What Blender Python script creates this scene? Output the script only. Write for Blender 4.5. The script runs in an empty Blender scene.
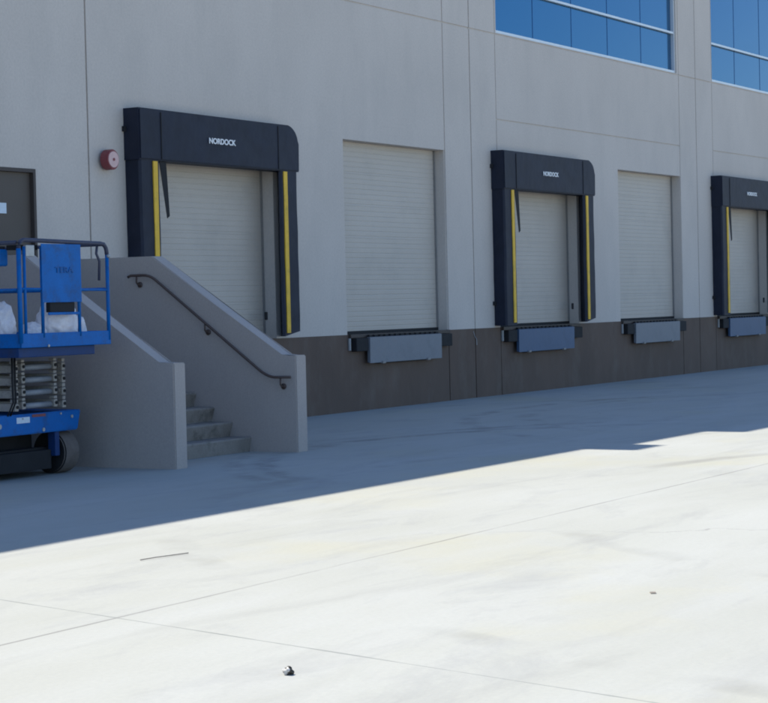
import bpy, bmesh, math, random
from mathutils import Vector, Matrix, noise
random.seed(7)
S = bpy.context.scene
col = S.collection
# ------------------------------------------------------------------ materials
def mat(name, base, rough=.7, var=.12, vscale=3.0, stretch=(1,1,1), bump=.15, bscale=40., metal=0., dirt=None, dscale=1.2, damt=.5, spec=.4, fine=.06, fscale=60.):
    m = bpy.data.materials.new(name); m.use_nodes = True
    nt = m.node_tree; N = nt.nodes; L = nt.links
    b = N['Principled BSDF']; b.inputs['Roughness'].default_value = rough; b.inputs['Metallic'].default_value = metal
    b.inputs['Specular IOR Level'].default_value = spec
    tc = N.new('ShaderNodeTexCoord'); mp = N.new('ShaderNodeMapping'); mp.inputs['Scale'].default_value = stretch
    L.new(tc.outputs['Object'], mp.inputs['Vector'])
    n1 = N.new('ShaderNodeTexNoise'); n1.inputs['Scale'].default_value = vscale; n1.inputs['Detail'].default_value = 6; n1.inputs['Roughness'].default_value = .6
    L.new(mp.outputs[0], n1.inputs['Vector'])
    r1 = N.new('ShaderNodeMapRange'); r1.inputs['From Min'].default_value = .25; r1.inputs['From Max'].default_value = .75
    r1.inputs['To Min'].default_value = 1-var; r1.inputs['To Max'].default_value = 1+var
    L.new(n1.outputs['Fac'], r1.inputs['Value'])
    n2 = N.new('ShaderNodeTexNoise'); n2.inputs['Scale'].default_value = fscale; n2.inputs['Detail'].default_value = 3
    L.new(tc.outputs['Object'], n2.inputs['Vector'])
    r2 = N.new('ShaderNodeMapRange'); r2.inputs['From Min'].default_value = .3; r2.inputs['From Max'].default_value = .7
    r2.inputs['To Min'].default_value = 1-fine; r2.inputs['To Max'].default_value = 1+fine
    L.new(n2.outputs['Fac'], r2.inputs['Value'])
    mu = N.new('ShaderNodeMath'); mu.operation = 'MULTIPLY'; L.new(r1.outputs[0], mu.inputs[0]); L.new(r2.outputs[0], mu.inputs[1])
    vm = N.new('ShaderNodeVectorMath'); vm.operation = 'SCALE'; vm.inputs[0].default_value = base[:3]
    L.new(mu.outputs[0], vm.inputs['Scale'])
    out = vm.outputs[0]
    if dirt:
        n3 = N.new('ShaderNodeTexNoise'); n3.inputs['Scale'].default_value = dscale; n3.inputs['Detail'].default_value = 8; n3.inputs['Roughness'].default_value = .7
        L.new(mp.outputs[0], n3.inputs['Vector'])
        r3 = N.new('ShaderNodeMapRange'); r3.inputs['From Min'].default_value = .5; r3.inputs['From Max'].default_value = .72
        r3.inputs['To Min'].default_value = 0; r3.inputs['To Max'].default_value = damt
        L.new(n3.outputs['Fac'], r3.inputs['Value'])
        mx = N.new('ShaderNodeMix'); mx.data_type = 'RGBA'
        L.new(r3.outputs[0], mx.inputs[0]); L.new(out, mx.inputs[6]); mx.inputs[7].default_value = (*dirt, 1)
        out = mx.outputs[2]
    L.new(out, b.inputs['Base Color'])
    if bump:
        bn = N.new('ShaderNodeTexNoise'); bn.inputs['Scale'].default_value = bscale; bn.inputs['Detail'].default_value = 5
        L.new(tc.outputs['Object'], bn.inputs['Vector'])
        bp = N.new('ShaderNodeBump'); bp.inputs['Strength'].default_value = bump; bp.inputs['Distance'].default_value = .01
        L.new(bn.outputs['Fac'], bp.inputs['Height']); L.new(bp.outputs[0], b.inputs['Normal'])
    return m
M = {}
M['wall'] = mat('wall_paint', (.560,.502,.450), .85, .06, .8, (1,1,.5), .3, 25, dirt=(.47,.43,.39), dscale=1.0, damt=.5, fine=.05, fscale=30)
M['band'] = mat('band_paint', (.122,.082,.062), .75, .18, 1.2, (1,1,.5), .2, 30, dirt=(.17,.135,.11), dscale=2.2, damt=.55)
M['door'] = mat('roller_door_enamel', (.505,.45,.39), .55, .05, .8, (1,1,1), .05, 30, dirt=(.36,.33,.29), dscale=1.1, damt=.35)
M['pad'] = mat('navy_pad_vinyl', (.012,.016,.032), .6, .3, 2.5, (1,1,1), .9, 5, spec=.3, dirt=(.025,.03,.045), dscale=2.2, damt=.5)
M['yellow'] = mat('yellow_stripe_vinyl', (.78,.47,.04), .6, .12, 4, dirt=(.28,.2,.05), dscale=5, damt=.5)
M['black'] = mat('black_rubber', (.016,.016,.018), .8, .2, 8)
M['steel'] = mat('lip_steel_grey', (.19,.205,.235), .55, .15, 3, metal=.2, dirt=(.13,.12,.115), dscale=3, damt=.35)
M['bluesteel'] = mat('lip_steel_blue', (.05,.10,.19), .5, .15, 3, metal=.1, dirt=(.05,.07,.11), dscale=3, damt=.4)
M['galv'] = mat('galvanised_steel', (.38,.39,.40), .5, .1, 10, metal=.5)
M['cheek'] = mat('cheek_paint', (.41,.36,.33), .85, .04, 1.2, (1,1,.5), .15, 20, dirt=(.33,.295,.27), dscale=1.1, damt=.35)
M['step'] = mat('step_concrete', (.27,.245,.22), .9, .2, 3, bump=.4, dirt=(.07,.062,.05), dscale=3.2, damt=.75)
M['rail'] = mat('handrail_paint', (.085,.058,.050), .5, .15, 8)
M['doorbrown'] = mat('personnel_door_paint', (.095,.078,.066), .6, .06, 2, bump=.05)
M['framebrown'] = mat('door_frame_paint', (.060,.047,.042), .6, .06, 2, bump=.05)
M['blue'] = mat('lift_blue_enamel', (.001,.125,.42), .5, .12, 4, bump=.05, dirt=(.03,.06,.12), dscale=7, damt=.65, spec=.2)
M['darkblue'] = mat('lift_dark_blue', (.003,.035,.14), .6, .2, 4, bump=.05, dirt=(.02,.022,.03), dscale=4, damt=.7)
M['railgrey'] = mat('lift_rail_worn', (.045,.05,.085), .5, .2, 9, bump=.05)
M['arm'] = mat('scissor_arm_steel', (.36,.325,.285), .6, .25, 6, dirt=(.04,.033,.03), dscale=6, damt=.8)
M['tube'] = mat('cross_tube_steel', (.26,.27,.29), .5, .12, 6, metal=.1)
M['track'] = mat('door_track_grey', (.24,.23,.22), .6, .1, 4)
M['tyre'] = mat('tyre_rubber', (.15,.125,.11), .9, .2, 9, dirt=(.17,.15,.13), dscale=6, damt=.5)
M['bag'] = mat('white_bag_plastic', (.72,.70,.74), .45, .08, 9, bump=.9, bscale=9)
M['red'] = mat('alarm_red', (.22,.05,.055), .5, .1, 10)
M['pink'] = mat('alarm_lens', (.62,.40,.38), .35, .05, 10)
M['paper'] = mat('paper_white', (.62,.70,.78), .6, .04, 20)
M['white'] = mat('white_lettering', (.80,.80,.80), .6, .05, 20)
M['dred'] = mat('faded_red_sticker', (.22,.07,.07), .6, .1, 20)
M['frame'] = mat('window_aluminium', (.62,.66,.70), .4, .04, 4, metal=.3, bump=0)
M['ink'] = mat('dark_blue_ink', (.002,.085,.29), .6, .3, 20)
M['litter'] = mat('litter_dark', (.055,.045,.035), .7, .5, 60)
M['litterw'] = mat('litter_pale', (.55,.53,.50), .6, .2, 60)
M['twig'] = mat('twig_brown', (.21,.18,.155), .8, .2, 30)
M['roof'] = mat('roof_membrane', (.5,.5,.48), .9, .1, 1)
# glass: tinted reflective curtain glazing
g = bpy.data.materials.new('tinted_glass'); g.use_nodes = True; nt = g.node_tree; b = nt.nodes['Principled BSDF']
b.inputs['Base Color'].default_value = (.008,.115,.245,1); b.inputs['Metallic'].default_value = .85; b.inputs['Roughness'].default_value = .12
tc = nt.nodes.new('ShaderNodeTexCoord'); nn = nt.nodes.new('ShaderNodeTexNoise'); nn.inputs['Scale'].default_value = .6
bp = nt.nodes.new('ShaderNodeBump'); bp.inputs['Strength'].default_value = .12; bp.inputs['Distance'].default_value = .02
nt.links.new(tc.outputs['Object'], nn.inputs['Vector']); nt.links.new(nn.outputs['Fac'], bp.inputs['Height']); nt.links.new(bp.outputs[0], b.inputs['Normal'])
M['glass'] = g
# ground concrete
def ground_mat():
    m = bpy.data.materials.new('yard_concrete'); m.use_nodes = True
    nt = m.node_tree; N = nt.nodes; L = nt.links; b = N['Principled BSDF']; b.inputs['Roughness'].default_value = .9
    b.inputs['Specular IOR Level'].default_value = .25
    tc = N.new('ShaderNodeTexCoord')
    def nz(scale, st=(1,1,1), det=6, ro=.6, dist=0):
        mp = N.new('ShaderNodeMapping'); mp.inputs['Scale'].default_value = st
        L.new(tc.outputs['Object'], mp.inputs['Vector'])
        n = N.new('ShaderNodeTexNoise'); n.inputs['Scale'].default_value = scale; n.inputs['Detail'].default_value = det
        n.inputs['Roughness'].default_value = ro; n.inputs['Distortion'].default_value = dist
        L.new(mp.outputs[0], n.inputs['Vector']); return n.outputs['Fac']
    def rng(v, a, b_, c, d):
        r = N.new('ShaderNodeMapRange'); r.inputs['From Min'].default_value = a; r.inputs['From Max'].default_value = b_
        r.inputs['To Min'].default_value = c; r.inputs['To Max'].default_value = d; L.new(v, r.inputs['Value']); return r.outputs[0]
    def mix(f, a, bcol):
        mx = N.new('ShaderNodeMix'); mx.data_type = 'RGBA'; L.new(f, mx.inputs[0])
        if isinstance(a, tuple): mx.inputs[6].default_value = (*a,1)
        else: L.new(a, mx.inputs[6])
        if isinstance(bcol, tuple): mx.inputs[7].default_value = (*bcol,1)
        else: L.new(bcol, mx.inputs[7])
        return mx.outputs[2]
    def math_(op, a, bb=None, c=None):
        x = N.new('ShaderNodeMath'); x.operation = op
        for i, v in enumerate((a, bb, c)):
            if v is None: continue
            if isinstance(v, (int, float)): x.inputs[i].default_value = v
            else: L.new(v, x.inputs[i])
        return x.outputs[0]
    c = mix(rng(nz(.22), .3, .7, 0, 1), (.352,.350,.318), (.400,.398,.368))
    c = mix(rng(nz(.5, (.5,2.2,1), 8, .65), .42, .68, 0, .6), c, (.425,.425,.41))       # trowelled streaks along the slab
    c = mix(rng(nz(.9, (.7,1.6,1), 8, .7, .6), .52, .72, 0, .55), c, (.285,.285,.285))    # drying stains
    c = mix(rng(nz(.35, (1,1,1), 5, .6), .54, .72, 0, .7), c, (.405,.385,.295))            # yellowish clay stain
    c = mix(rng(nz(.8, (.35,1.5,1), 7, .62, .8), .55, .74, 0, .26), c, (.21,.205,.20))   # tyre smudges
    c = mix(rng(nz(30, (1,1,1), 4), .3, .7, 0, .14), c, (.25,.25,.245))
    wv = N.new('ShaderNodeTexWave'); wv.wave_type = 'RINGS'; wv.rings_direction = 'Z'; wv.inputs['Scale'].default_value = .11; wv.inputs['Distortion'].default_value = 3.5; wv.inputs['Detail'].default_value = 2; wv.inputs['Detail Scale'].default_value = .35
    mpw = N.new('ShaderNodeMapping'); mpw.inputs['Location'].default_value = (9, 16, 0); L.new(tc.outputs['Object'], mpw.inputs['Vector']); L.new(mpw.outputs[0], wv.inputs['Vector'])
    tyre = rng(wv.outputs['Fac'], .965, 1, 0, 1)
    tmask = rng(nz(.35, det=4), .5, .66, 0, .5)
    tm = N.new('ShaderNodeMath'); tm.operation = 'MULTIPLY'; L.new(tyre, tm.inputs[0]); L.new(tmask, tm.inputs[1])
    c = mix(tm.outputs[0], c, (.17,.165,.16))
    # curved tyre scuffs left by trucks turning in front of the docks
    for (cx_, cy_, rad, amt) in ((-6.2,-8.6,5.2,.55), (-6.0,-8.9,5.9,.4), (1.5,-9.5,7.4,.45), (2.0,-9.2,6.5,.35)):
        vd = N.new('ShaderNodeVectorMath'); vd.operation = 'DISTANCE'; L.new(tc.outputs['Object'], vd.inputs[0]); vd.inputs[1].default_value = (cx_, cy_, 0)
        ab = math_('ABSOLUTE', math_('SUBTRACT', math_('MULTIPLY_ADD', nz(.8, det=3), .35, vd.outputs['Value']), rad))
        ym = N.new('ShaderNodeSeparateXYZ'); L.new(tc.outputs['Object'], ym.inputs[0])
        k_ = math_('MULTIPLY', rng(ab, .05, .20, amt, 0), rng(ym.outputs['Y'], -6.6, -5.2, 0, 1))
        c = mix(math_('MULTIPLY', k_, rng(nz(1.6, det=6, ro=.7), .42, .62, 0, 1)), c, (.15,.145,.14))
    vo = N.new('ShaderNodeTexVoronoi'); vo.feature = 'DISTANCE_TO_EDGE'; vo.inputs['Scale'].default_value = .11
    nv = N.new('ShaderNodeTexNoise'); nv.inputs['Scale'].default_value = .9; nv.inputs['Detail'].default_value = 6; L.new(tc.outputs['Object'], nv.inputs['Vector'])
    va = N.new('ShaderNodeVectorMath'); va.operation = 'MULTIPLY_ADD'; L.new(nv.outputs['Color'], va.inputs[0]); va.inputs[1].default_value = (1.2,1.2,0); L.new(tc.outputs['Object'], va.inputs[2]); L.new(va.outputs[0], vo.inputs['Vector'])
    crk = rng(vo.outputs['Distance'], .0003, .0011, .45, 0)
    cm = N.new('ShaderNodeMath'); cm.operation = 'MULTIPLY'; L.new(crk, cm.inputs[0]); L.new(rng(nz(.21, det=2), .52, .6, 0, 1), cm.inputs[1])
    c = mix(cm.outputs[0], c, (.16,.155,.15))
    c = mix(rng(nz(7, (1,1,1), 6, .75), .60, .72, 0, .12), c, (.24,.235,.225))
    sep = N.new('ShaderNodeSeparateXYZ'); L.new(tc.outputs['Object'], sep.inputs[0])
    wob = math_('MULTIPLY', math_('SUBTRACT', nz(1.3, det=3), .5), .035)
    # control joint along the dock, and the sawn joint crossing it
    ja = math_('ABSOLUTE', math_('ADD', math_('ADD', sep.outputs['Y'], 9.60), wob))
    jc = math_('ABSOLUTE', math_('ADD', math_('MULTIPLY_ADD', sep.outputs['Y'], -.262, sep.outputs['X']), 15.575))
    jc = math_('ABSOLUTE', math_('ADD', jc, wob))
    brk = rng(nz(.7, det=3), .35, .6, .12, .6)
    fa = math_('MULTIPLY', rng(ja, .006, .016, 1, 0), brk)
    fb = math_('MULTIPLY', rng(jc, .004, .010, 1, 0), .55)
    c = mix(fa, c, (.13,.125,.12)); c = mix(fb, c, (.12,.135,.13))
    L.new(c, b.inputs['Base Color'])
    bpn = N.new('ShaderNodeBump'); bpn.inputs['Strength'].default_value = .25; bpn.inputs['Distance'].default_value = .01
    L.new(nz(18, det=8), bpn.inputs['Height']); L.new(bpn.outputs[0], b.inputs['Normal'])
    return m
M['ground'] = ground_mat()
# ------------------------------------------------------------------ helpers
def link(name, bm, m, parent=None, smooth=False):
    me = bpy.data.meshes.new(name)
    bmesh.ops.recalc_face_normals(bm, faces=bm.faces[:])
    if smooth:
        for f in bm.faces: f.smooth = True
    bm.to_mesh(me); bm.free()
    ms = m if isinstance(m, (list, tuple)) else [m]
    for q in ms: me.materials.append(q)
    o = bpy.data.objects.new(name, me); col.objects.link(o)
    if parent: o.parent = parent
    return o
def tag(o, label, cat, group=None):
    o['label'] = label; o['category'] = cat
    if group: o['group'] = group
    return o
def empty(name, loc, label, cat, group=None):
    o = bpy.data.objects.new(name, None); col.objects.link(o); o.location = loc; o.empty_display_size = .3
    return tag(o, label, cat, group)
def box(bm, x0, x1, y0, y1, z0, z1, bev=0., seg=2):
    r = bmesh.ops.create_cube(bm, size=1); vs = r['verts']
    for v in vs:
        v.co = Vector(((x0+x1)/2 + v.co.x*(x1-x0), (y0+y1)/2 + v.co.y*(y1-y0), (z0+z1)/2 + v.co.z*(z1-z0)))
    if bev:
        es = list({e for v in vs for e in v.link_edges})
        bmesh.ops.bevel(bm, geom=es, offset=bev, segments=seg, affect='EDGES', profile=.5)
def B(): return bmesh.new()
def boxo(name, m, parent, *a, bev=.004):
    bm = B(); box(bm, *a, bev=bev); return link(name, bm, m, parent)
def tube(bm, pts, r, n=10):
    pts = [Vector(p) for p in pts]; rings = []
    for i, p in enumerate(pts):
        d = (pts[min(i+1, len(pts)-1)] - pts[max(i-1, 0)]).normalized()
        a = Vector((0,0,1)) if abs(d.z) < .9 else Vector((1,0,0))
        u = d.cross(a).normalized(); w = d.cross(u)
        rings.append([bm.verts.new(p + r*(u*math.cos(2*math.pi*k/n) + w*math.sin(2*math.pi*k/n))) for k in range(n)])
    for a, b_ in zip(rings, rings[1:]):
        for k in range(n): bm.faces.new((a[k], a[(k+1)%n], b_[(k+1)%n], b_[k]))
    bm.faces.new(rings[0]); bm.faces.new(rings[-1][::-1])
def arc(c, p0, p1, n=5):   # quadratic corner
    c, p0, p1 = map(Vector, (c, p0, p1))
    return [p0*(1-t)**2 + c*2*t*(1-t) + p1*t*t for t in [i/n for i in range(n+1)]]
def tubeo(name, m, parent, pts, r, n=10):
    bm = B(); tube(bm, pts, r, n); return link(name, bm, m, parent, True)
def prism(bm, poly, axis, a, b_):
    """poly of 2-D points extruded along axis (0: x, 1: y)"""
    def P(q, t): return (t, q[0], q[1]) if axis == 0 else (q[0], t, q[1])
    v0 = [bm.verts.new(P(q, a)) for q in poly]; v1 = [bm.verts.new(P(q, b_)) for q in poly]
    n = len(poly)
    for i in range(n): bm.faces.new((v0[i], v0[(i+1)%n], v1[(i+1)%n], v1[i]))
    bm.faces.new(v0); bm.faces.new(v1[::-1])
def ring_frame(bm, x0, x1, z0, z1, t, y0, y1):
    o_ = [(x0,z0),(x1,z0),(x1,z1),(x0,z1)]; i_ = [(x0+t,z0+t),(x1-t,z0+t),(x1-t,z1-t),(x0+t,z1-t)]
    V = [[bm.verts.new((x,y,z)) for (x, z) in q] for y in (y0, y1) for q in (o_, i_)]
    for k in range(4):
        n = (k+1) % 4
        bm.faces.new((V[0][k],V[0][n],V[1][n],V[1][k])); bm.faces.new((V[2][k],V[2][n],V[3][n],V[3][k]))
        bm.faces.new((V[0][k],V[0][n],V[2][n],V[2][k])); bm.faces.new((V[1][k],V[1][n],V[3][n],V[3][k]))
def cyl(bm, c, axis, r, h, n=24, r2=None):
    rot = {'x': Matrix.Rotation(math.pi/2, 4, 'Y'), 'y': Matrix.Rotation(math.pi/2, 4, 'X'), 'z': Matrix.Identity(4)}[axis]
    bmesh.ops.create_cone(bm, cap_ends=True, segments=n, radius1=r, radius2=r if r2 is None else r2, depth=h, matrix=Matrix.Translation(c) @ rot)
def text(name, s, m, parent, loc, size, offset=.0, sx=1.):
    cu = bpy.data.curves.new(name, 'FONT'); cu.body = s; cu.size = size; cu.align_x = 'CENTER'; cu.align_y = 'CENTER'
    cu.offset = offset; cu.extrude = .003
    t = bpy.data.objects.new(name+'_tmp', cu); col.objects.link(t)
    dg = bpy.context.evaluated_depsgraph_get(); me = bpy.data.meshes.new_from_object(t.evaluated_get(dg))
    bpy.data.objects.remove(t)
    for v in me.vertices:
        x, y, z = v.co; v.co = (x*sx, -z, y)
    me.materials.clear(); me.materials.append(m); me.name = name
    o = bpy.data.objects.new(name, me); col.objects.link(o); o.parent = parent; o.location = loc
    return o
def copy_tree(o, parent=None):
    c = o.copy(); col.objects.link(c); c.parent = parent
    for ch in [q for q in bpy.data.objects if q.parent == o]: copy_tree(ch, c)
    return c
# ------------------------------------------------------------------ setting
bm = B()
xs = [-300, -60, 60, 400]; ys = [-300, -40, 20, 60]
for i in range(3):
    for j in range(3):
        bm.faces.new([bm.verts.new(p) for p in ((xs[i],ys[j],0),(xs[i+1],ys[j],0),(xs[i+1],ys[j+1],0),(xs[i],ys[j+1],0))])
bmesh.ops.remove_doubles(bm, verts=bm.verts[:], dist=.001)
gr = link('ground', bm, M['ground']); gr['kind'] = 'structure'
# ------------------------------------------------------------------ warehouse
DZ = 1.22; PITCH = 10.62
XL, XR = -48., 57.
H0 = 10.70
bld = empty('warehouse', (0,0,0), 'long pale grey tilt-up warehouse with brown base band, loading doors and blue strip windows', 'warehouse')
openings = []   # (x0,x1,z0,z1,depth)
DW, DT = 3.32, 4.307
doorx = [-5.33, 0., 5.28, 10.61, 15.98]
for dx in doorx: openings.append((dx, dx+DW, DZ, DT, .27))
WIN = [(5.34, 13.85), (15.93, 24.44)]
WZ0, WZ1 = 6.53, 9.1
for a, b_ in WIN: openings.append((a, b_, WZ0, WZ1, .16))
PD = (-8.36, -7.44, DZ, 3.45)
openings.append((PD[0]-.05, PD[1]+.05, DZ, 3.50, .12))
joints = [(4.301 + PITCH*k, .015, .035) for k in range(-4, 5)]
thin = []
for k in range(-4, 5):
    thin += [(3.33 + PITCH*k, .013, .02), (5.285 + PITCH*k, .011, .016)]
thin = [t for t in thin if not (-8 < t[0] < -5)]
hz = [(6.50, .013, .016, XL, XR), (4.965, .012, .016, 5.296, 13.95), (4.965, .012, .016, 15.916, 24.57)]
def depth_at(x, z):
    for (a, b_, c, d, dep) in openings:
        if a < x < b_ and c < z < d: return dep
    for (jx, w, dep) in joints:
        if abs(x-jx) < w: return dep
    for (jx, w, dep) in thin:
        if abs(x-jx) < w: return dep
    for (jz, w, dep, a, b_) in hz:
        if abs(z-jz) < w and a < x < b_: return dep
    return 0.
def relief(name, z0, z1, m):
    X = {XL, XR}; Z = {z0, z1}
    for (a, b_, c, d, dep) in openings: X |= {a, b_}; Z |= {c, d}
    for (jx, w, dep) in joints+thin: X |= {jx-w, jx+w}
    for (jz, w, dep, a, b_) in hz: Z |= {jz-w, jz+w}; X |= {a, b_}
    X = sorted(round(x, 4) for x in X if XL <= x <= XR); Z = sorted(round(z, 4) for z in Z if z0 <= z <= z1)
    X = [x for i, x in enumerate(X) if i == 0 or x-X[i-1] > .0005]; Z = [z for i, z in enumerate(Z) if i == 0 or z-Z[i-1] > .0005]
    nx, nz_ = len(X)-1, len(Z)-1
    D = [[depth_at((X[i]+X[i+1])/2, (Z[j]+Z[j+1])/2) for j in range(nz_)] for i in range(nx)]
    bm = B(); cache = {}
    def V(x, y, z):
        k = (round(x,4), round(y,4), round(z,4))
        if k not in cache: cache[k] = bm.verts.new(k)
        return cache[k]
    def F(*q):
        try: bm.faces.new([V(*p) for p in q])
        except ValueError: pass
    for i in range(nx):
        for j in range(nz_):
            d = D[i][j]; a, b_, c, e = X[i], X[i+1], Z[j], Z[j+1]
            F((a,d,c),(b_,d,c),(b_,d,e),(a,d,e))
            if i+1 < nx and D[i+1][j] != d: F((b_,d,c),(b_,D[i+1][j],c),(b_,D[i+1][j],e),(b_,d,e))
            if j+1 < nz_ and D[i][j+1] != d: F((a,d,e),(b_,d,e),(b_,D[i][j+1],e),(a,D[i][j+1],e))
            if j == 0: F((a,d,c),(b_,d,c),(b_,.4,c),(a,.4,c))
            if j == nz_-1: F((a,d,e),(b_,d,e),(b_,.4,e),(a,.4,e))
    return link(name, bm, m, bld)
relief('wall', DZ, H0, M['wall'])
relief('base_band', -.2, DZ-.001, M['band'])
boxo('side_wall', M['wall'], bld, XL, XL+.3, .40, 45, -.2, H0-.01, bev=0)
boxo('side_wall', M['wall'], bld, XR-.3, XR, .40, 45, -.2, H0-.01, bev=0)
boxo('rear_wall', M['wall'], bld, XL, XR, 45.0, 45.3, -.2, H0-.01, bev=0)
boxo('roof', M['roof'], bld, XL+.3, XR-.3, .41, 44.99, 9.6, 9.9, bev=0)
# stepped parapet (its steps throw the notched shadow across the yard)
SY = .6496; SX = -.05     # shadow offset per metre of height
def pz(off): return off/SY
for (xa, xb, off) in ((-5.86+.24, -5.06+.24, 7.60), (-5.06+.24, -2.95+.38, 7.22), (-2.95+.38, 6.4, 7.76), (14.0, 17.2, 7.76)):
    boxo('parapet', M['wall'], bld, xa, xb, .001, .39, H0+.001, pz(off), bev=0)
# overhead doors: ribbed sectional panels
def overhead_door(dx):
    bm = B(); prof = []; z = DZ; y = .215
    sec = (DT - DZ)/6
    for s_ in range(6):
        zb = DZ + s_*sec
        prof += [(y+.003, zb+.001), (y, zb+.006)]
        n = 6; rp = (sec-.03)/n
        for k in range(n):
            z0 = zb+.012+k*rp
            prof += [(y, z0+rp*.1), (y+.004, z0+rp*.22), (y+.004, z0+rp*.32), (y, z0+rp*.4), (y, z0+rp*.95)]
        prof += [(y, zb+sec-.005), (y+.003, zb+sec-.001)]
    x0, x1 = dx+.004, dx+DW-.004
    a = [bm.verts.new((x0, p[0], p[1])) for p in prof]; c = [bm.verts.new((x1, p[0], p[1])) for p in prof]
    for i in range(len(prof)-1): bm.faces.new((a[i], c[i], c[i+1], a[i+1]))
    o = link('overhead_door', bm, M['door'], bld)
    boxo('door_track', M['track'], o, dx+.004, dx+.03, .19, .213, DZ+.003, DT-.003, bev=0)
    boxo('door_track', M['track'], o, dx+DW-.03, dx+DW-.004, .19, .213, DZ+.003, DT-.003, bev=0)
    boxo('bottom_seal', M['black'], o, dx+.032, dx+DW-.032, .185, .212, DZ+.003, DZ+.05, bev=0)
    return o
for dx in doorx: overhead_door(dx)
# strip windows
for (a, b_) in WIN:
    w = boxo('window', M['glass'], bld, a+.002, b_-.002, .10, .14, WZ0+.002, WZ1-.002, bev=0)
    t = .05
    bm = B(); y0, y1 = .03, .099
    ring_frame(bm, a+.003, b_-.003, WZ0+.003, WZ1-.003, t, y0, y1)
    link('frame', bm, M['frame'], w)
    for zz in (7.40,): boxo('transom', M['frame'], w, a+t, b_-t, y0+.004, y1-.002, zz-.022, zz+.022, bev=0)
    for k in range(1, 5):
        xx = a + (b_-a)*k/5
        boxo('glazing_joint', M['ink'], w, xx-.004, xx+.004, .094, .0995, WZ0+t, WZ1-t, bev=0)
# personnel door on the landing
pdn = boxo('personnel_door', M['doorbrown'], bld, PD[0], PD[1], .05, .10, DZ+.01, PD[3], bev=.002)
bm = B()
prism(bm, [(PD[0]-.048,DZ+.002),(PD[0]-.048,3.498),(PD[1]+.048,3.498),(PD[1]+.048,DZ+.002),(PD[1]+.002,DZ+.002),(PD[1]+.002,PD[3]+.002),(PD[0]-.002,PD[3]+.002),(PD[0]-.002,DZ+.002)], 1, -.012, .11)
link('door_frame', bm, M['framebrown'], pdn)
boxo('door_notice', M['paper'], pdn, -8.28, -7.90, .04, .048, 2.93, 3.06, bev=0)
bm = B(); tube(bm, [(-7.56,.05,2.2),(-7.56,-.02,2.2),(-7.68,-.02,2.2)], .011, 8); link('door_handle', bm, M['galv'], pdn, True)
# pale smear where the joint meets the base band
bm = B(); tube(bm, [(4.22,-.004,1.17),(4.27,-.006,1.08),(4.33,-.006,1.03),(4.34,-.005,.93)], .008, 6); link('sealant_smear', bm, M['galv'], bld)
# ------------------------------------------------------------------ dock shelters
def lump(bm, amt, sc, seed):
    for v in bm.verts:
        n = noise.noise_vector(v.co*sc + Vector((seed, seed*2, 0)))
        v.co += n*amt
def grid_prism(bm, poly, axis, a, b_, n):
    """extruded polygon cut into n slices so it can sag a little"""
    def P(q, t): return (t, q[0], q[1]) if axis == 0 else (q[0], q[1], t)
    rings = []
    for i in range(n+1):
        t = a+(b_-a)*i/n; rings.append([bm.verts.new(P(q, t)) for q in poly])
    k = len(poly)
    for r0, r1 in zip(rings, rings[1:]):
        for i in range(k): bm.faces.new((r0[i], r0[(i+1)%k], r1[(i+1)%k], r1[i]))
    bm.faces.new(rings[0]); bm.faces.new(rings[-1][::-1])
SW, SD = 3.84, .25
def make_shelter():
    t = empty('dock_shelter', (-5.55,0,0), '', 'dock shelter', 'padded dock shelters round every second loading door')
    HB, HT = 3.70, 4.39
    def side(x0, x1, flip):
        c = .03; poly = [(x0+(.29 if flip else 0),0),(x1-(0 if flip else .29),0),(x1,-SD+c),(x1-c,-SD),(x0+c,-SD),(x0,-SD+c)]
        bm = B(); grid_prism(bm, poly, 2, 1.25, HB+.02, 16)
        for v in bm.verts:
            if v.co.z < 1.3 and flip and v.co.x > x1-.05: v.co.z += .07
        lump(bm, .008, 2.5, 3 if flip else 9); o = link('side_pad', bm, M['pad'], t, True)
        for e in o.data.polygons: e.use_smooth = False
        return o
    l = side(.0, .44, False); r = side(SW-.47, SW-.01, True)
    # yellow guide stripes down both pads
    for par, xs_, z0 in ((l, .27, 1.30), (r, SW-.40, 1.30)):
        boxo('guide_stripe', M['yellow'], par, xs_, xs_+.095, -SD-.016, -SD+.012, z0, HB-.01, bev=.003)
    # head pad: straight at its left end, rounded off at the right
    bm = B(); poly = []
    x0, x1, rr = -.02, SW+.01, .27
    poly = [(x0,HB),(x0,HT)] + [(x1-rr+rr*math.sin(a), HT-.01-rr+rr*math.cos(a)) for a in [math.pi/2*i/8 for i in range(9)]] + [(x1+.015,HB)]
    prism(bm, poly, 1, -.001, -SD-.022)
    bmesh.ops.bevel(bm, geom=[e for e in bm.edges if all(abs(v.co.y+SD+.022) < .001 for v in e.verts)], offset=.018, segments=2, affect='EDGES')
    lump(bm, .005, 1.5, 5)
    h = link('head_pad', bm, M['pad'], t)
    for xx in (.44, SW-.55):   # stitched seams in the cover
        boxo('seam', M['black'], h, xx, xx+.014, -SD-.031, -SD-.015, HB+.02, HT-.04, bev=0)
    text('lettering', 'NORDOCK', M['white'], h, (SW/2-.06, -SD-.033, 4.03), .108, .0035, 1.16)
    # torn flap hanging inside the left pad
    bm = B(); prism(bm, [(.45,HB),(.60,HB),(.655,2.96),(.60,2.93)], 1, -SD+.02, -SD+.028); link('hanging_flap', bm, M['black'], t)
    for zz in (4.08, 1.62):
        boxo('bracket', M['black'], t, -.06, .02, -.05, -.002, zz, zz+.07, bev=.004)
    bm = B(); box(bm, SW-.62, SW-.56, -.03, -.002, 1.5, 1.62, bev=.01); link('latch', bm, M['black'], t)
    return t
sh = make_shelter()
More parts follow.
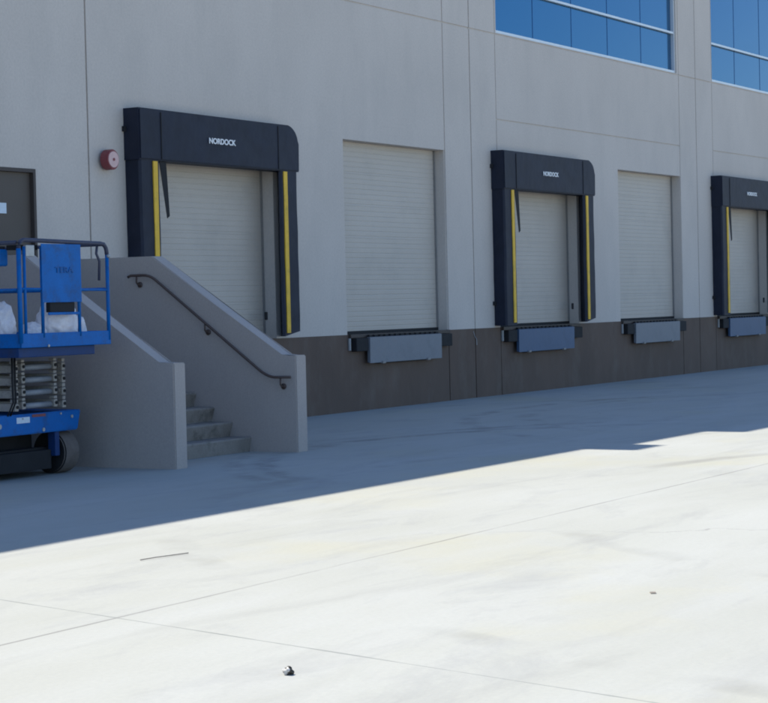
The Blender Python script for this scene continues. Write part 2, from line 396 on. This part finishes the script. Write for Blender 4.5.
sl = ['navy dock shelter partly hidden by the concrete stairs, nearest shelter to the blue lift',
      'navy dock shelter standing clear between the two bare roller doors, middle of the three',
      'navy dock shelter cut off by the right edge of the photo, farthest from the stairs']
for i, x in enumerate((-5.55, 5.05, 15.76)):
    o = sh if i == 0 else copy_tree(sh)
    o.location = (x, 0, 0); o['label'] = sl[i]
# ------------------------------------------------------------------ dock levelers
def make_leveler(lipm):
    t = empty('dock_leveler', (0,0,0), '', 'dock leveler', 'dock levelers below the loading doors')
    c = DW/2
    boxo('header_angle', M['framebrown'], t, .03, DW-.02, -.05, -.002, 1.165, 1.225)
    bm = B(); prism(bm, [(-.13,1.165),(-.10,1.172),(-.075,1.172),(-.075,.77),(-.125,.755),(-.125,.775)], 0, c-1.18, c+1.18); lip = link('lip_plate', bm, lipm, t)
    bm = B()
    hx = []; x = c-1.16
    for k in range(14): hx += [(x, 1.176), (x, 1.205), (x+.09, 1.205), (x+.09, 1.176)]; x += .168
    prism(bm, [(c-1.16, 1.162)] + hx + [(x-.078, 1.162)], 1, -.104, -.066)
    link('hinge', bm, M['black'], lip)
    boxo('lip_gap_strip', M['black'], t, c-.85, c+.75, -.10, -.002, .74, .785)  # black strip put in for the shaded gap below the lip
    for xx in (c-.82, c+.66):
        bm = B(); box(bm, xx, xx+.10, -.15, -.101, .735, .775, bev=.01); link('stop_block', bm, M['track'], t)
    boxo('bumper', M['black'], t, .10, c-1.20, -.11, -.002, .95, 1.16, bev=.012)
    boxo('bumper', M['black'], t, c+1.20, DW-.06, -.11, -.002, .95, 1.16, bev=.012)
    boxo('pit_angle', M['galv'], t, .005, .055, -.035, -.002, .97, 1.162)
    return t
lv = make_leveler(M['steel'])
lv2 = make_leveler(M['bluesteel'])
ll = {-5.33:'dock leveler mostly hidden behind the right cheek wall of the stairs', 0.:'grey dock leveler with hanging lip under the bare roller door nearest the stairs',
      5.28:'blue dock leveler under the middle shelter', 10.61:'grey dock leveler under the bare roller door farther from the stairs',
      15.98:'blue dock leveler at the right edge of the photo, under the farthest shelter'}
for dx in doorx:
    if dx == -5.33: continue
    src, first = (lv, dx == 0.) if dx in (0., 10.61) else (lv2, dx == 5.28)
    o = src if first else copy_tree(src)
    o.location = (dx, 0, 0); o['label'] = ll[dx]
# ------------------------------------------------------------------ alarm bell
al = empty('alarm_bell', (-6.0,0,3.68), 'round red alarm bell with pale pink face on the wall left of the first shelter', 'alarm bell')
bm = B(); cyl(bm, (0,-.022,0), 'y', .085, .040); link('back_box', bm, M['framebrown'], al)
bm = B(); cyl(bm, (0,-.098,0), 'y', .135, .11, 36); bmesh.ops.bevel(bm, geom=[e for e in bm.edges if e.verts[0].co.y < -.15 and e.verts[1].co.y < -.15], offset=.012, segments=2, affect='EDGES'); link('bell_gong', bm, M['red'], al)
bm = B(); cyl(bm, (0,-.158,0), 'y', .105, .012, 32); f_ = link('bell_face', bm, M['pink'], al)
bm = B(); cyl(bm, (0,-.167,0), 'y', .02, .008, 16); link('centre_bolt', bm, M['red'], f_)
# ------------------------------------------------------------------ staircase
st = empty('staircase', (-8.48,-3.85,0), 'grey concrete staircase between solid sloping cheek walls leading up to the brown door', 'staircase')
st.matrix_world = Matrix.Translation(st.location)
def stb(name, bm, m, parent=None, smooth=False):
    for v in bm.verts: v.co -= st.location
    return link(name, bm, m, parent or st, smooth)
for (xa, xb) in ((-9.77, -9.56), (-7.40, -7.18)):
    bm = B(); prism(bm, [(-.003,-.1),(-3.853,-.1),(-3.853,1.13),(-3.656,1.13),(-1.808,2.346),(-.003,2.346)], 0, xa, xb)
    bmesh.ops.bevel(bm, geom=bm.edges[:], offset=.012, segments=2, affect='EDGES')
    stb('cheek_wall', bm, M['cheek'])
bm = B(); box(bm, -9.558, -7.402, -1.64, -.014, -.1, DZ-.003); stb('landing', bm, M['step'])
for i in range(6):
    y0 = -3.20 + .26*i; zt = .1743*(i+1)
    zb = zt-.1743+.001 if i else -.1; yb = -1.641-.001*i
    bm = B(); prism(bm, [(y0+.045,zb),(y0+.045,zb+.01),(y0+.004,zt-.035),(y0,zt-.02),(y0+.004,zt-.005),(y0+.014,zt),(yb,zt),(yb,zb)], 0, -9.557, -7.403)
    stb('step', bm, M['step'])
xr = -7.475
hp = [(xr,-1.49,2.10),(xr,-1.53,2.117)] + arc((xr,-1.83,2.12), (xr,-1.72,2.118), (xr,-1.93,2.04)) + arc((xr,-3.50,.885), (xr,-3.38,.97), (xr,-3.60,.88)) + [(xr,-3.86+.04,.88)]
bm = B(); tube(bm, hp, .0165, 12); hr = stb('handrail', bm, M['rail'], None, True)
for (yy, zz) in ((-1.62,2.115),(-2.62,1.525),(-3.68,.88)):
    bm = B(); tube(bm, [(xr,yy,zz-.015),(xr,yy,zz-.085),(xr+.03,yy,zz-.11),(-7.402,yy,zz-.11)], .011, 8); cyl(bm, (-7.408,yy,zz-.11), 'x', .035, .012, 16)
    stb('bracket', bm, M['rail'], hr, True)
# ------------------------------------------------------------------ scissor lift (long axis across the dock face)
LX0, LX1 = -11.67, -10.28; LC = (LX0+LX1)/2
li = empty('scissor_lift', (LC,-1.9,0), 'blue scissor lift with lowered platform parked left of the stairs', 'scissor lift')
li.matrix_world = Matrix.Translation(li.location)
def lb(name, bm, m, parent=None, smooth=False):
    for v in bm.verts: v.co -= li.location
    return link(name, bm, m, parent or li, smooth)
def lbox(name, m, *a, parent=None, bev=.006):
    bm = B(); box(bm, *a, bev=bev); return lb(name, bm, m, parent)
# chassis: end face tapers in towards the bottom
bm = B(); prism(bm, [(LX0,.665),(LX1,.665),(LX1-.06,.455),(LX0+.06,.455)], 1, -3.0, -.72)
bmesh.ops.bevel(bm, geom=bm.edges[:], offset=.012, segments=2, affect='EDGES')
ch = lb('chassis', bm, M['blue'])
lbox('under_frame', M['black'], LX0+.25, LX1-.36, -2.62, -.9, .27, .453, parent=ch)
lbox('shade_block', M['black'], LX0-.02, LX1-.42, -2.93, -.95, .07, .269, parent=ch)  # black box added to stand in for the dark shade beneath the chassis
lbox('axle', M['black'], LX0-.1, LX1-.28, -2.83, -2.72, .17, .29, parent=ch)
lbox('steering_fork', M['darkblue'], LX1-.41, LX1-.34, -2.98, -2.88, .20, .452, parent=ch)
for (x, z, r) in ((LX1-.16,.60,.018), (LX1-.62,.49,.02), (LX0+.1,.56,.026), (LX1-.34,.64,.012), (LX0+.45,.62,.01)):
    bm = B(); cyl(bm, (x,-3.004,z), 'y', r, .012, 12); lb('bolt', bm, M['galv'], ch)
lbox('white_sticker', M['paper'], -11.31, -11.11, -3.004, -3.0005, .575, .635, parent=ch, bev=0)
lbox('red_sticker', M['dred'], -11.07, -10.86, -3.004, -3.0005, .627, .655, parent=ch, bev=0)
for sx, yy in ((1,-2.79),(-1,-2.79),(1,-1.1),(-1,-1.1)):
    xo = LX1-.05 if sx > 0 else LX0-.15
    xc = xo - sx*.12
    bm = B(); cyl(bm, (xc,yy,.225), 'x', .225, .24, 36)
    bmesh.ops.bevel(bm, geom=[e for e in bm.edges if abs(e.verts[0].co.x-e.verts[1].co.x) < .001], offset=.016, segments=2, affect='EDGES')
    bm.normal_update()
    for f in bm.faces: f.material_index = 1 if abs(f.normal.x) > .6 else 0  # sidewalls coloured black for the shade under the chassis, tread dusty
    w = lb('wheel', bm, [M['tyre'], M['black']])
    bm = B(); cyl(bm, (xo+sx*.004,yy,.225), 'x', .13, .02, 24); rm = lb('rim', bm, M['black'], w)
    bm = B(); cyl(bm, (xo+sx*.02,yy,.225), 'x', .045, .03, 12); lb('hub', bm, M['black'], w)
# scissor pack: paired arms lying stacked, seen on end with cross tubes between them
LEV = [.735, .868, .998, 1.128]
armx = [-11.345, -11.235, -10.735, -10.60]
for li_, z in enumerate(LEV):
    for ai, x in enumerate(armx):
        dz = .028 if ai in (1, 2) else 0
        bm = B(); box(bm, x, x+.055, -3.02, -.85, z-.035+dz*.6, z+.045+dz*.6, bev=.008)
        arm = lb('scissor_arm', bm, M['arm'])
        for yy in (-2.96, -1.93, -.92):
            bm = B(); cyl(bm, (x+.0275,yy,z+.012), 'x', .024, .080, 14); lb('pivot_pin', bm, M['arm'], arm)
        bm = B(); cyl(bm, (x+.0275,-3.024,z+.008+dz*.6), 'y', .017, .014, 10); lb('end_cap', bm, M['black'], arm)
        bm = B(); box(bm, x+.004, x+.051, -3.016, -2.95, z+.052+dz*.6, z+.088+dz*.3, bev=.004); lb('spacer', bm, M['arm'], arm)
    for yy in (-2.97, -.90):
        bm = B(); cyl(bm, ((armx[1]+armx[2]+.055)/2,yy,z+.012), 'x', .030, armx[2]-armx[1]-.058, 18)
        lb('cross_tube', bm, M['tube'], None, True)
bm = B(); cyl(bm, (LC,-2.0,.85), 'y', .06, 1.2, 20); lb('lift_cylinder', bm, M['black'], None, True)
for k in range(2):
    rail_pts = [(LX0+.24+.04*k,-2.99,.66),(LX0+.25+.04*k,-3.06,.80),(LX0+.24+.04*k,-3.065,1.0),(LX0+.27+.04*k,-3.04,1.25)]
    bm = B(); tube(bm, rail_pts, .011, 8); lb('hydraulic_hose', bm, M['black'], None, True)
# platform
PY0, PY1 = -3.40, -.95
pf = lbox('platform', M['darkblue'], LX0+.01, LX1-.19, PY0+.04, PY1, 1.255, 1.352)
lbox('deck', M['darkblue'], LX0+.005, LX1-.005, PY0+.012, PY1-.01, 1.353, 1.385, parent=pf)
lbox('toe_board', M['blue'], LX0-.002, LX1+.02, PY0-.012, PY0+.010, 1.352, 1.495, parent=pf)
lbox('toe_board', M['blue'], LX0-.004, LX0+.02, PY0+.012, PY1-.012, 1.352, 1.495, parent=pf)
lbox('toe_board', M['blue'], LX1-.004, LX1+.018, PY0+.012, PY1-.012, 1.352, 1.495, parent=pf)
lbox('toe_board', M['blue'], LX0-.002, LX1+.018, PY1-.010, PY1+.01, 1.352, 1.495, parent=pf)
bm = B(); cyl(bm, (LX0+.40,PY0-.016,1.365), 'y', .014, .012, 10); lb('bolt', bm, M['galv'], pf)
def rail(name, m, pts, r=.019, parent=None):
    bm = B(); tube(bm, pts, r, 12); return lb(name, bm, m, parent, True)
GR = rail('top_rail', M['railgrey'], arc((LX0,PY0,2.425), (LX0,PY0,2.33), (LX0+.09,PY0,2.425)) + arc((LX1,PY0,2.40), (LX1-.10,PY0,2.405), (LX1,PY0,2.29)), .022)
for (x, y0) in ((LX0, PY0), (LX1, PY0)):
    rail('side_rail', M['railgrey'], [(x,y0+.03,2.40),(x,PY1,2.40)], .02)
    rail('side_rail', M['blue'], [(x,y0+.03,1.93),(x,PY1,1.93)], .016)
rail('rear_rail', M['railgrey'], [(LX0,PY1,2.40),(LX1,PY1,2.40)], .02); rail('rear_rail', M['blue'], [(LX0,PY1,1.93),(LX1,PY1,1.93)], .016)
rail('mid_rail', M['blue'], [(LX0,PY0,1.94),(LX1,PY0,1.92)], .013)
for (x, y, zt, r) in ((LX0,PY0,2.34,.024),(LX0+.085,PY0+.005,2.36,.016),(LX1,PY0,2.30,.020),(LX0,-1.75,2.39,.018),(LX1,-1.75,2.39,.018),(LX0,PY1,2.42,.02),(LX1,PY1,2.42,.02),(LX0,-2.6,2.39,.018),(LX1,-2.6,2.39,.018)):
    rail('guard_post', M['blue'], [(x,y,1.40),(x,y,zt)], r)
for x in (-11.33, -10.755):
    rail('gate_post', M['blue'], [(x,PY0,1.45),(x,PY0,2.36)], .018)
pn = lbox('sign_panel', M['blue'], -11.36, -10.745, PY0-.03, PY0-.021, 1.80, 2.39, bev=.003)
t_ = text('lettering', 'TERA', M['ink'], pn, (0,0,0), .085, .0015, 1.4); t_.location = Vector((-11.02,PY0-.034,2.125)) - li.location
lbox('manual_box', M['black'], -11.22, -10.83, PY0-.005, PY0+.05, 1.70, 1.80)
lbox('lower_bar', M['blue'], -11.26, -10.77, PY0-.02, PY0-.006, 1.672, 1.70)
rail('gate_chain', M['railgrey'], [(LX1-.12,PY0+.03,2.39),(LX1-.15,PY0+.02,2.30),(LX1-.10,PY0+.02,2.22),(LX1-.115,PY0+.02,2.02)], .014)
bm = B(); bmesh.ops.create_icosphere(bm, subdivisions=2, radius=.022, matrix=Matrix.Translation((LX1,PY0-.02,2.275))); lb('lock_pin', bm, M['galv'], None, True)
cb = lbox('control_box', M['blue'], LX0-.09, LX0+.10, -3.18, -2.92, 2.17, 2.34, bev=.02)
lbox('control_panel', M['black'], LX0-.07, LX0+.08, -3.16, -2.94, 2.341, 2.37, parent=cb)
rail('joystick', M['black'], [(LX0,-3.08,2.36),(LX0,-3.10,2.44)], .014, cb)
lbox('grey_clip', M['galv'], -11.57, -11.44, PY0-.01, PY0+.03, 2.26, 2.375)
lbox('tool_tray', M['black'], -11.60, -11.32, PY0+.05, PY0+.22, 2.33, 2.38)
# ------------------------------------------------------------------ white bags lying on the platform
def bag(c, r, seed, label, knot=True):
    bm = B(); bmesh.ops.create_icosphere(bm, subdivisions=5, radius=1)
    for v in bm.verts:
        d = v.co.normalized(); k = 1 + .16*noise.noise(d*1.6+Vector((seed,0,0))) + .10*noise.noise(d*4+Vector((0,seed,0))) - .07*abs(noise.noise(d*8+Vector((0,0,seed))))
        v.co = Vector((d.x*r[0], d.y*r[1], max(d.z, -.72)*r[2]))*k
        if knot and d.z > .86: v.co.z += (d.z-.86)*r[2]*2.2
    zmin = min(v.co.z for v in bm.verts)
    for v in bm.verts: v.co.z -= zmin
    o = link('white_bag', bm, M['bag'], None, True); o.location = c
    return tag(o, label, 'bag', 'white plastic bags on the lift platform')
bag((-11.55,-3.08,1.39), (.10,.13,.23), 1, 'bulging white plastic bag at the left edge of the lift platform', False)
bag((-11.20,-3.16,1.39), (.15,.13,.115), 4, 'low flat white plastic bag behind the corner post of the platform', False)
bag((-10.82,-3.16,1.39), (.27,.17,.25), 9, 'large white plastic bag under the blue sign panel')
bag((-10.44,-3.12,1.39), (.09,.09,.15), 13, 'small white plastic bag right of the sign panel, against the gate post', False)
# ------------------------------------------------------------------ litter
bm = B(); bmesh.ops.create_icosphere(bm, subdivisions=3, radius=.024)
for v in bm.verts:
    n = noise.noise(v.co*60); v.co *= 1+.55*n; v.co.z = max(v.co.z, -.014)
for v in bm.verts: v.co.z += .014
for f in bm.faces: f.material_index = 1 if f.calc_center_median().x - f.calc_center_median().y*.3 + f.calc_center_median().z*-.3 < -.021 else 0
o = link('crumpled_wrapper', bm, [M['litter'], M['litterw']]); o.location = (-19.13,-11.43,.001)
tag(o, 'small crumpled black and white wrapper on the sunlit concrete in front', 'litter')
bm = B(); tube(bm, [(-16.04,-8.19,.008),(-15.9,-8.225,.011),(-15.75,-8.245,.008),(-15.61,-8.28,.008)], .0035, 6)
tag(link('twig', bm, M['twig'], None, True), 'thin dark stick lying on the concrete just beyond the shadow edge', 'stick')
bm = B(); prism(bm, [(-.03,0),(-.008,.004),(.02,.002),(.035,.0),(.015,-.0005)], 1, -.02, .012)
o = link('dry_leaf', bm, M['twig']); o.location = (-16.14,-11.99,.004); o.rotation_euler.z = .5
tag(o, 'flat brown dry leaf on the sunlit concrete towards the lower right', 'leaf')
bm = B(); bmesh.ops.create_icosphere(bm, subdivisions=2, radius=.014)
for v in bm.verts: v.co *= 1+.4*noise.noise(v.co*90); v.co.z = max(v.co.z, -.008)+.008
o = link('pebble', bm, M['litter']); o.location = (-17.72,-8.24,.001)
tag(o, 'tiny dark pebble by the left frame edge beside the concrete joint', 'pebble')
# ------------------------------------------------------------------ camera
cam = bpy.data.cameras.new('camera'); co = bpy.data.objects.new('camera', cam); col.objects.link(co)
F = Vector((0.86030354,0.50918162,-0.02473668)); R = Vector((0.50870208,-0.86062656,-0.02332643)); U = Vector((0.03316644,-0.00748421,0.99942182))
co.matrix_world = Matrix(((R.x,U.x,-F.x,-26.88),(R.y,U.y,-F.y,-16.575),(R.z,U.z,-F.z,1.726),(0,0,0,1)))
cam.sensor_width = 36; cam.sensor_fit = 'HORIZONTAL'; cam.lens = 2000.025/768*36; cam.clip_end = 1500; cam.clip_start = .1
S.camera = co
# ------------------------------------------------------------------ light
sd = Vector((-SX, SY, 1)).normalized()     # towards the sun
el = math.asin(sd.z); az = math.atan2(sd.x, sd.y)
w = bpy.data.worlds.new('World'); S.world = w; w.use_nodes = True
nt = w.node_tree; bg = nt.nodes['Background']; sky = nt.nodes.new('ShaderNodeTexSky'); sky.sky_type = 'NISHITA'; sky.sun_disc = False
sky.sun_elevation = el; sky.sun_rotation = az; sky.air_density = 1.0; sky.dust_density = .1; sky.ozone_density = 6.0
nt.links.new(sky.outputs[0], bg.inputs[0]); bg.inputs[1].default_value = .138
sl_ = bpy.data.lights.new('sun', 'SUN'); sl_.energy = 4.5; sl_.angle = math.radians(.5); sl_.color = (1,.955,.83)
so = bpy.data.objects.new('sun', sl_); col.objects.link(so); so.rotation_euler = (-sd).to_track_quat('-Z', 'Y').to_euler()
S.view_settings.view_transform = 'Standard'; S.view_settings.look = 'None'; S.view_settings.gamma = 1; S.view_settings.use_curve_mapping = False
S.view_settings.exposure = .68
S.render.engine = 'CYCLES'; S.cycles.max_bounces = 8; S.cycles.diffuse_bounces = 5
S.cycles.filter_width = 2.0
